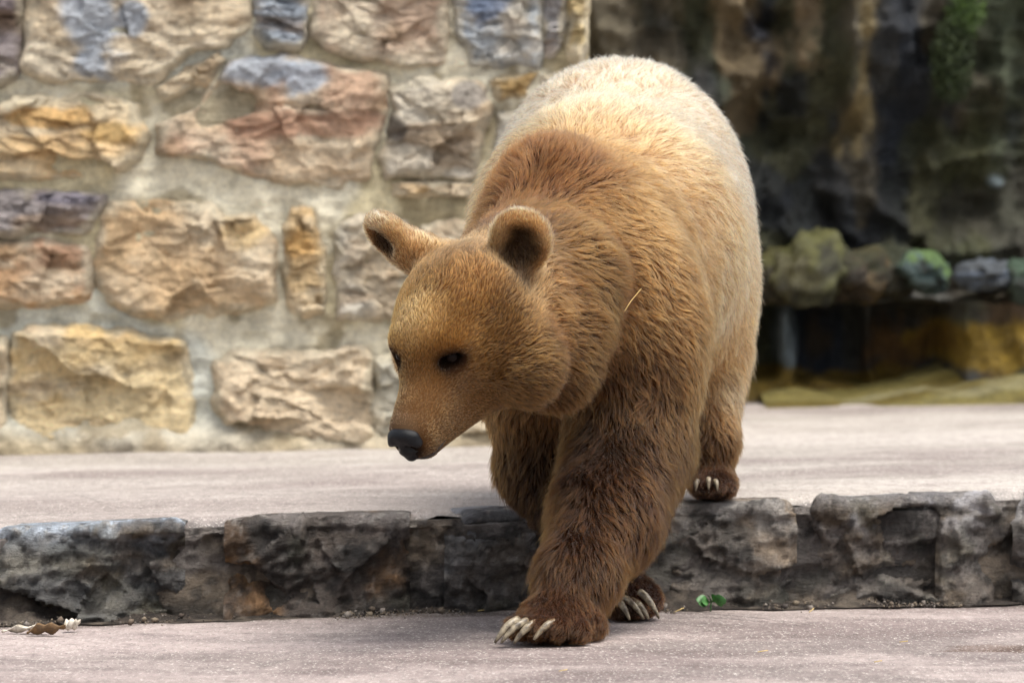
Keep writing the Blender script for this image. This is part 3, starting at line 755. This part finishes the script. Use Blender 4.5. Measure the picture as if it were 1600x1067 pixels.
# ---- coat: colour, length, flow and lift per vertex, blended from the solids around it
def coat(P, Nn):
    W = np.zeros((len(P), len(FN)), np.float64)
    for pr in prims:
        d = sd(pr, P); W[:, FN.index(pr['m'])] += np.exp(-np.clip(d, -.02, .6) / (.040 if pr['m'] in ('rump', 'belly', 'shoulder') else .022))
    W /= W.sum(1, keepdims=True)
    col = W @ np.array([FURM[k][0] for k in FN]); ln = W @ np.array([FURM[k][1] for k in FN])
    fv = np.repeat(np.array([nrm(FURM[k][2]) for k in FN])[None], len(P), 0)
    for k in ('rump', 'belly'):
        fv[:, FN.index(k)] = nrm(BACK[None] + np.array([0, 0, -1.3])[None] * np.abs(Nn[:, :1]) ** .8)
    fl = (W[..., None] * fv).sum(1); lift = W @ np.array([FURM[k][3] for k in FN])
    def spot(c, r, colr, a=1.0, lens=None, liftv=None, soft=.5):
        nonlocal col, ln, lift
        r = np.atleast_1d(np.array(r, float)); q = (P - c)
        d = np.linalg.norm(q / r if len(r) == 1 else (q @ HM) / r, axis=1)
        w = sstep(1 + soft, 1 - soft, d) * a
        if colr is not None: col = mixc(col, srgb(*colr), w)
        if lens is not None: ln = ln * (1 - w) + lens * w
        if liftv is not None: lift = lift * (1 - w) + liftv * w
    # pale saddle and flank, darker hump ridge, warm belly side
    n = fbm(P, (5, 5, 5), 4, 400); n2 = fbm(P, (18, 18, 12), 3, 405)
    pale = sstep(.25, .5, col[:, 0])
    col = col * (1 - (1 - (.78 + .44 * n)) * (1 - .7 * pale))[:, None] * (.88 + .24 * n2)[:, None]
    ln = ln * (.75 + .5 * fbm(P, 9, 3, 407))
    spot(at(845, 265, 8.45), .15, (92, 56, 26), .75)
    spot(at(1115, 440, 8.85), .11, (226, 190, 150), .3)
    spot(at(1150, 560, 9.0), .12, (176, 126, 78), .5)
    spot(at(1000, 200, 9.0), .22, (246, 216, 186), .5)
    spot(at(1000, 580, 8.40), .08, (84, 52, 24), .6)
    spot(at(940, 560, 8.36), .06, (70, 44, 20), .6)  # shade in the crease below the ruff, painted into the coat
    spot(at(975, 790, 8.2), .08, (60, 35, 14), .5)  # shaded front of the fore leg, painted darker
    spot(at(1120, 600, 9.05), .05, (214, 186, 146), .6)
    spot(at(720, 362, 7.97), .07, (88, 62, 38), .75)
    spot(at(872, 430, 8.06), .035, (74, 50, 28), .7); spot(at(850, 520, 7.98), .03, (84, 58, 32), .6); spot(at(905, 560, 8.2), .05, (66, 42, 20), .6)  # last spot: shade under the ruff painted in
    spot(at(760, 330, 8.3), .08, (92, 58, 28), .6)
    spot(at(740, 420, 7.88), .06, (150, 104, 56), .5)
    spot(at(645, 490, 7.85), .055, (222, 180, 118), .55)
    spot(at(880, 470, 8.05), .07, (150, 108, 66), .6)
    for s in (1, -1):
        spot(hp(s * .048, .132, .014), HS * np.array([.033, .028, .023]), (30, 19, 12), .95, .004, .2, .4)
        spot(hp(s * .056, .138, -.022), .030, (96, 64, 34), .6)
    spot(hp(0, .25, -.036), .030, (150, 128, 104), .7, .004)
    spot(hp(0, .24, -.108), .045, (74, 56, 42), .8, .006)
    spot(hp(.03, .17, -.085), .03, (128, 98, 66), .5)
    spot(hp(0, .262, -.066), HS * np.array([.030, .024, .024]), (26, 21, 18), .95, None, None, .3)
    for c, nn, rr in ((earL_c, nL, .044), (earR_c, nR, .034)):
        spot(c + nn * .012 - np.array([0, 0, .010]), rr, (44, 30, 18), .95, .010, .5, .35)
    for q_ in (earL_c + np.array([0, 0, .058]), earL_c + np.array([-.045, -.01, .015]), earL_c + np.array([.050, 0, .012])):
        spot(q_, .026, (226, 192, 150), .75)
    spot(at(590, 338, 8.05), .030, (236, 206, 170), .8); spot(at(640, 352, 8.03), .030, (230, 196, 154), .7)
    spot(at(820, 435, 7.95), .028, (40, 27, 16), .85)
    spot(at(640, 398, 8.02), .018, (50, 34, 22), .7)
    # soles and nose carry no fur
    ln = ln * sstep(-.01, .012, P[:, 2] - np.where(P[:, 1] > 8.85, terr_z(P[:, 0]), 0) + .004 + .02 * (Nn[:, 2] > -.5))
    dn = np.linalg.norm(((P - hp(0, .270, -.054)) @ HM) / (HS * np.array([.036, .032, .032])), axis=1)
    ln = np.where(dn < 1, .0, ln)
    return col, ln, fl, lift
bcol, blen, bflow, blift = coat(BV, BN)

bear = empty('brown_bear', (at(900, 990, 8.4)[0], 8.4, 0))
tag(bear, 'brown bear with pale back stepping down from the terrace, head lowered', 'bear')
skin = NT('bear_underfur'); skin = skin.out(skin.mix(skin.attr('tint'), (.35, .3, .25), 1.0, 'MULTIPLY'), .9, None, **{'Specular IOR Level': .1})
body = mesh_obj('body', BV, BF, skin, colors=bcol); keep_world(body, bear)

# ---- fur strands
rng = np.random.default_rng(11)
T = np.concatenate([BF[:, [0, 1, 2]], BF[:, [0, 2, 3]]])
A, B_, C_ = BV[T[:, 0]], BV[T[:, 1]], BV[T[:, 2]]
area = np.linalg.norm(np.cross(B_ - A, C_ - A), axis=1) * .5
tn = BN[T].mean(1); tl = blen[T].mean(1); tc = BV[T].mean(1)
view = nrm(np.array([0, 0, CAMH]) - tc); vis = (tn * view).sum(1)
dens = np.where(tl > .0015, 1 / np.maximum(tl, .008) ** 1.05, 0) * np.where(vis > -.35, 1, .22)
pw = area * dens; pw /= pw.sum()
NH = int(380000 * FUR)
ti = rng.choice(len(T), NH, p=pw)
r1, r2 = np.sqrt(rng.random(NH)), rng.random(NH); bc = np.stack([1 - r1, r1 * (1 - r2), r1 * r2], -1)
bary = lambda a: (a[T[ti]] * (bc[..., None] if a.ndim == 2 else bc)).sum(1)
root, nn, fl, ln, lift, hc = bary(BV), nrm(bary(BN)), bary(bflow), bary(blen), bary(blift), bary(bcol)
wn3 = np.stack([vnoise(root, 11, 501), vnoise(root, 11, 502), vnoise(root, 11, 503)], -1) - .5
wn4 = np.stack([vnoise(root, 34, 511), vnoise(root, 34, 512), vnoise(root, 34, 513)], -1) - .5
fl = nrm(fl) + .75 * wn3 + 1.0 * wn4
tg = nrm(fl - nn * (fl * nn).sum(1, keepdims=True))
ln = ln * rng.uniform(.6, 1.15, NH)
long_ = rng.random(NH) < .06; ln = np.where(long_, ln * 1.3, ln)
lift = np.clip(lift + rng.normal(0, .07, NH), .08, .95)
# tufts: strands of one irregular cell lean to a shared tip
cs = np.clip(ln, .008, .05) * .30
lv = np.round(np.log2(np.maximum(cs, .002) / .002)).astype(int); cell = .002 * 2.0 ** lv
jit = (np.stack([vnoise(root, 90, 521), vnoise(root, 90, 522), vnoise(root, 90, 523)], -1) - .5) * .02
ck = np.floor((root + jit * (cell / .016)[:, None]) / cell[:, None]).astype(np.int64)
key = ((ck[:, 0] + 4096) * 8192 + (ck[:, 1] + 2048)) * 8192 + (ck[:, 2] + 4096) + lv.astype(np.int64) * (1 << 45)
_, inv = np.unique(key, return_inverse=True)
cntc = np.bincount(inv)
cen = np.stack([np.bincount(inv, root[:, i]) / cntc for i in range(3)], -1)[inv]
ctg = nrm(np.stack([np.bincount(inv, tg[:, i]) / cntc for i in range(3)], -1))[inv]
crand = rng.random(len(cntc))[inv]; cdir = rng.normal(size=(len(cntc), 3))[inv]
tg = nrm(tg * .5 + ctg * .5 + .22 * cdir); tg = nrm(tg - nn * (tg * nn).sum(1, keepdims=True))
pull = (cen - root); pull = pull - nn * (pull * nn).sum(1, keepdims=True)
NP = 6; t = np.linspace(0, 1, NP)
hN = (lift * ln)[:, None] * (t * (1.25 - .45 * t) * 1.1)[None]
hT = (np.sqrt(np.clip(1 - lift ** 2, .05, 1)) * ln)[:, None] * (t ** 1.35)[None]
amt = (.25 + .5 * crand)[:, None] * (t ** 1.4)[None]
curl = rng.normal(0, 1, (NH, 3)) * (.05 * ln)[:, None]
pos = (root - nn * .001)[:, None, :] + nn[:, None, :] * hN[..., None] + tg[:, None, :] * hT[..., None] + pull[:, None, :] * amt[..., None] + curl[:, None, :] * (t ** 2)[None, :, None]
# keep strands out of the ground
gz = np.where(pos[..., 1] > 8.86 + .257 * pos[..., 0], terr_z(pos[..., 0]), 0.0) + .001
pos[..., 2] = np.maximum(pos[..., 2], gz)
fc = bpy.data.hair_curves.new('fur'); fc.add_curves([NP] * NH)
fc.attributes['position'].data.foreach_set('vector', pos.astype(np.float32).ravel())
ra = fc.attributes.get('radius') or fc.attributes.new('radius', 'FLOAT', 'POINT')
wid = np.clip(.00030 + .006 * ln, .0003, .00055)
ra.data.foreach_set('value', (wid[:, None] * (1 - .85 * t[None] ** 1.5)).astype(np.float32).ravel())
ca = fc.attributes.new('tint', 'FLOAT_COLOR', 'CURVE')
hc = hc * (.62 + .62 * crand + .26 * rng.normal(size=NH).clip(-1.5, 1.5))[:, None].clip(.3, 1.6)
gold = (rng.random(NH) < .10); hc[gold] = hc[gold] * np.array([1.55, 1.5, 1.4])
dark = (rng.random(NH) < .16); hc[dark] *= .45
c4 = np.ones((NH, 4), np.float32); c4[:, :3] = np.clip(hc * np.array([1.55, 1.42, 1.15]), .004, .95); ca.data.foreach_set('color', c4.ravel())
ft = NT('bear_fur')
hb = ft.new('ShaderNodeBsdfHairPrincipled'); hb.model = 'CHIANG'; hb.parametrization = 'COLOR'
hi = ft.new('ShaderNodeHairInfo')
tipc = ft.mix(ft.ramp(hi.outputs['Intercept'], [(0.0, (.10, .09, .085)), (.4, (.36, .34, .33)), (.75, (.78, .76, .72)), (1.0, (1.0, .98, .92))]), ft.attr('tint'), 1.0, 'MULTIPLY')
ft.link(tipc, hb.inputs['Color']); hb.inputs['Roughness'].default_value = .38; hb.inputs['Radial Roughness'].default_value = .55
hb.inputs['Random Roughness'].default_value = .3; hb.inputs['IOR'].default_value = 1.38
ft.link(hb.outputs[0], ft.n['Material Output'].inputs['Surface'])
fc.materials.append(ft.m)
fur = bpy.data.objects.new('fur', fc); COL.objects.link(fur); fur['kind'] = 'stuff'
keep_world(fur, bear)

# ---- eyes, nose, lips, claws
def lump(name, prl, cv, vox, mat, parent=bear):
    V, F = polygonise(prl, cv, vox, vox * 4); o = mesh_obj(name, V, F, mat)
    o.modifiers.new('smooth', 'SMOOTH').iterations = 2
    return keep_world(o, parent)
eye_m = plain('eye_dark', (.008, .005, .004), .10, .06)
for s in (1, -1):
    c = hp(s * .047, .124, .0165)
    u, v = np.meshgrid(np.linspace(0, 2 * math.pi, 24, endpoint=False), np.linspace(.02, math.pi - .02, 14), indexing='ij')
    V = c + .0118 * np.stack([np.cos(u) * np.sin(v), np.sin(u) * np.sin(v), np.cos(v)], -1).reshape(-1, 3)
    keep_world(mesh_obj('eye', V, grid_faces(24, 14, True)[:, ::-1].copy(), eye_m), bear)
t_ = NT('nose_leather'); v_ = t_.coord()
nose_m = t_.out((.004, .004, .005), .24, t_.bump(t_.noise(v_, 420, 3), .5, .003), **{'Specular IOR Level': .22})
def hpr(c, r, k=.008): return dict(t='e', c=hp(*c), r=HS * np.array(r), R=HM, k=k, m='muz')
nz_p = [hpr((0, .255, -.042), (.028, .016, .014), .006), hpr((.016, .256, -.055), (.0145, .017, .018), .006), hpr((-.016, .256, -.055), (.0145, .017, .018), .006),
        hpr((0, .257, -.062), (.017, .016, .019), .006), hpr((0, .252, -.079), (.012, .014, .015), .006)]
nz_c = [(hp(.0155, .272, -.058), HS * np.array([.0075, .012, .0055]), HM), (hp(-.0155, .272, -.058), HS * np.array([.0075, .012, .0055]), HM),
        (hp(.024, .264, -.066), HS * np.array([.008, .012, .003]), HM), (hp(-.024, .264, -.066), HS * np.array([.008, .012, .003]), HM)]
lump('nose', nz_p, nz_c, .0018, nose_m)
def tube(name, pts, rad, mat, parent, seg=8):
    pts = np.array(pts, float); n = len(pts); rad = np.broadcast_to(np.array(rad, float), (n,))
    tn_ = nrm(np.gradient(pts, axis=0)); ref = np.array([.31, .17, .93]); a = nrm(np.cross(tn_, ref)); b = np.cross(tn_, a)
    th = np.linspace(0, 2 * math.pi, seg, endpoint=False)
    V = pts[:, None] + rad[:, None, None] * (np.cos(th)[None, :, None] * a[:, None] + np.sin(th)[None, :, None] * b[:, None])
    F = [(i * seg + j, i * seg + (j + 1) % seg, (i + 1) * seg + (j + 1) % seg, (i + 1) * seg + j) for i in range(n - 1) for j in range(seg)]
    F += [tuple(range(seg))[::-1], tuple((n - 1) * seg + j for j in range(seg))]
    o = mesh_obj(name, V.reshape(-1, 3), F, mat)
    return keep_world(o, parent) if parent else o
lip = []
for x, y, z in ((-.045, .19, -.096), (-.034, .225, -.098), (0, .26, -.102), (.018, .248, -.104), (.028, .232, -.105), (.036, .215, -.104), (.042, .20, -.102)):
    p = hp(x, y, z)[None]
    for _ in range(4):
        g = grad(p); p = p - (field(p) / np.maximum((g ** 2).sum(1), .2))[:, None] * g
    lip.append(p[0])
lip = np.array(lip); tt = np.linspace(0, 6, 40); lip = np.stack([np.interp(tt, np.arange(7), lip[:, i]) for i in range(3)], -1)
tube('lips', lip, .0034 * (1 - .75 * np.abs(np.linspace(-1, 1, 40))), plain('lip_skin', (.014, .011, .011), .5), bear)
claw_m = NT('claw_horn'); vv_ = claw_m.coord()
claw_m = claw_m.out(claw_m.ramp(claw_m.noise(vv_, 90, 5), [(.38, tuple(srgb(74, 64, 52))), (.62, tuple(srgb(146, 134, 112)))]), .4)
def claw(b, tp, Yb, Yt, r):
    a, c = at(b[0], b[1], Yb), at(tp[0], tp[1], Yt); a = a + (a - c) * .25
    tt = np.linspace(0, 1, 12)[:, None]; mid = (a + c) / 2 + np.array([0, -.010, .016])
    P = (1 - tt) ** 2 * a + 2 * tt * (1 - tt) * mid + tt ** 2 * c
    tube('claw', P, r * np.r_[1, 1, 1, .98, .95, .9, .83, .75, .66, .56, .44, .26], claw_m, bear)
for b, tp in (((802, 975), (773, 1004)), ((815, 977), (783, 1004)), ((832, 979), (803, 1005)), ((862, 977), (834, 999))):
    claw(b, tp, 7.985, 7.965, .0084)
for b, tp in (((967, 944), (984, 968)), ((981, 941), (1006, 967)), ((992, 943), (1014, 967)), ((1006, 933), (1030, 966))):
    claw(b, tp, 8.505, 8.485, .0078)
for b, tp in (((1107, 752), (1107, 765)), ((1118, 755), (1121, 767)), ((1089, 755), (1087, 767))):
    claw(b, tp, 8.895, 8.88, .0056)

# ------------------------------------------------------------------ small things on the paving
weed = empty('small_weed', at(1110, 951, ground_Y(951, 0)))
tag(weed, 'tiny bright green leafy weed sprouting at the foot of the step', 'weed')
wm = NT('weed_leaf'); wv = wm.coord(); wm = wm.out(wm.ramp(wm.noise(wv, 120, 3), [(.35, (.02, .085, .015)), (.65, (.055, .18, .04))]), .5)
for i, (ang, el, L) in enumerate(((.1, .45, .036), (3.0, .5, .036), (1.9, .9, .032), (-.8, .35, .036), (-2.3, .4, .034), (.9, .7, .032), (2.5, .25, .034))):
    d = np.array([math.cos(ang) * math.cos(el), -abs(math.sin(ang)) * math.cos(el) * .8, math.sin(el)]); s_ = nrm(nrm(np.cross(d, (0, 0, 1.))) * .45 + np.array([0, .25, .85])); s_ = nrm(s_ - d * np.dot(s_, d)); n_ = np.cross(s_, d)
    tt = np.linspace(0, 1, 9); w_ = np.sin(np.clip((tt - .25) / .75, 0, 1) * math.pi) ** .8 * .012 + .0008
    ctr = np.array([0, -.012, .002]) + d * (tt * L)[:, None] - np.array([0, 0, 1.]) * (.010 * tt ** 2)[:, None] + np.array([0, 0, .012])
    V = np.stack([ctr - s_ * w_[:, None] + n_ * .002, ctr, ctr + s_ * w_[:, None] + n_ * .002], 1).reshape(-1, 3)
    mesh_obj('leaf', V, grid_faces(9, 3), wm, weed)
st = [np.array([0, -.012, -.004]), np.array([0, -.012, .006]), np.array([.001, -.012, .014])]
o = tube('stem', st, .0012, wm, None, 6); o.parent = weed

dl = NT('dry_leaf'); dv = dl.coord()
dry_m = dl.out(dl.ramp(dl.noise(dv, 60, 4), [(.3, tuple(srgb(120, 108, 90))), (.6, tuple(srgb(206, 198, 184)))]), .8)
dl2 = NT('dry_leaf_brown'); dv = dl2.coord()
dry_b = dl2.out(dl2.ramp(dl2.noise(dv, 60, 4), [(.3, tuple(srgb(64, 48, 32))), (.6, tuple(srgb(110, 84, 54)))]), .85)
def dry_leaf(px, py, L, W, ang, curl, mat, label):
    p = at(px, py, ground_Y(py, 0)); n = 20
    tt = np.linspace(0, 1, n); w = W * np.sin(np.clip(tt * 1.02, 0, 1) * math.pi) ** .7 + .001
    dx = np.array([math.cos(ang), math.sin(ang), 0]); dy = np.array([-math.sin(ang), math.cos(ang), 0])
    row = np.linspace(-1, 1, 7)
    V = []
    for a, ww in zip(tt, w):
        for r_ in row:
            V.append(dx * (a - .5) * L + dy * r_ * ww + np.array([0, 0, .003 + curl * (r_ ** 2) * ww * 1.4 + .012 * max(0, a - .7) / .3 * curl + .003 * math.sin(a * 17 + r_ * 3)]))
    o = mesh_obj('dried_leaf', np.array(V), grid_faces(n, 7), mat); o.location = p
    sm = o.modifiers.new('thickness', 'SOLIDIFY'); sm.thickness = .0008
    return tag(o, label, 'leaf')
dry_leaf(45, 988, .105, .014, .02, .5, dry_m, 'long pale dried leaf lying flat on the paving below the step')
dry_leaf(72, 991, .075, .012, .1, 1.0, dry_b, 'dark brown curled dried leaf under the long pale one')
dry_leaf(112, 984, .036, .011, .5, 1.1, dry_m, 'short whitish curled leaf tip sticking up beside the dark brown leaf')
straw_m = plain('straw', srgb(196, 170, 112), .7)
for px, py, L, a, lab in ((752, 956, .022, .1, "yellow straw stalk at the foot of the step, below the bear's nose"),
                          (272, 962, .02, -.7, 'short straw stalk below the blue grey topped step block'),
                          (1412, 1005, .018, -.6, 'tilted pale straw stalk beside the damp brown hollow'),
                          (1192, 1020, .02, .3, 'straw stalk on open paving between the paws and the damp hollow'),
                          (1372, 1036, .014, .2, 'tiny straw stalk on open paving in front of the damp hollow'),
                          (1062, 955, .03, .9, 'straw stalk leaning at the step beside the green weed'),
                          (1268, 956, .03, 1.2, 'upright straw stalk at the joint between two step blocks'),
                          (880, 1050, .016, .4, "straw stalk on open paving in front of the bear's forward paw")):
    p = at(px, py, ground_Y(py, 0)); d = np.array([math.cos(a), math.sin(a) * .7, .15 if L > .025 else .02]) * L
    o = tube('straw', [-d / 2 + (0, 0, .003), np.array([0, 0, .004]), d / 2 + (0, 0, .005)], .0009, straw_m, None, 6); o.location = p
    tag(o, lab, 'straw', 'straw stalks on the paving')
# a straw caught in the coat: found by walking the sight line to the body
def on_coat(px, py):
    Ys = np.arange(7.6, 9.4, .004); P = np.array([at(px, py, y) for y in Ys]); f = field(P)
    return P[np.argmax(f < .022)]
q0, q1, q2 = on_coat(976, 486), on_coat(986, 470), on_coat(1002, 451)
o = tube('straw', [q0 - q1, np.array([0, -.004, 0]), q2 - q1], .0006, straw_m, None, 6); o.location = q1
tag(o, "thin pale straw caught in the fur of the bear's shoulder", 'straw')
# hairline cracks in the concrete
crk = plain('crack_dark', srgb(64, 56, 54), .95)
def crack(pts, zf, parent, seed, w):
    P = []
    for px, py in pts:
        Yv = ground_Y(py, 0.0)
        for _ in range(6): Yv = ground_Y(py, float(zf(at(px, py, Yv)[0])))
        P.append(at(px, py, Yv))
    P = np.array(P); tt = np.linspace(0, len(P) - 1, 60); P = np.stack([np.interp(tt, np.arange(len(P)), P[:, i]) for i in range(3)], -1)
    P[:, 1] += (fbm(P, (25, 25, 1), 3, seed) - .5) * .03; P[:, 2] += .0045
    ww = w * (.4 + fbm(P, (60, 60, 1), 2, seed + 1)) * np.sin(np.linspace(.1, math.pi - .1, 60))
    V = np.stack([P - np.array([0, 1, 0]) * ww[:, None], P + np.array([0, 1, 0]) * ww[:, None]], 1).reshape(-1, 3)
    o = mesh_obj('crack', V, grid_faces(60, 2), crk); o.parent = parent
crack([(1035, 960), (1100, 962), (1170, 967), (1240, 976), (1300, 985)], lambda x: 0.0, bpy.data.objects['pavement'], 7, .005)
crack([(95, 768), (150, 785), (205, 802)], lambda x: terr_z(x), bpy.data.objects['terrace'], 9, .004)
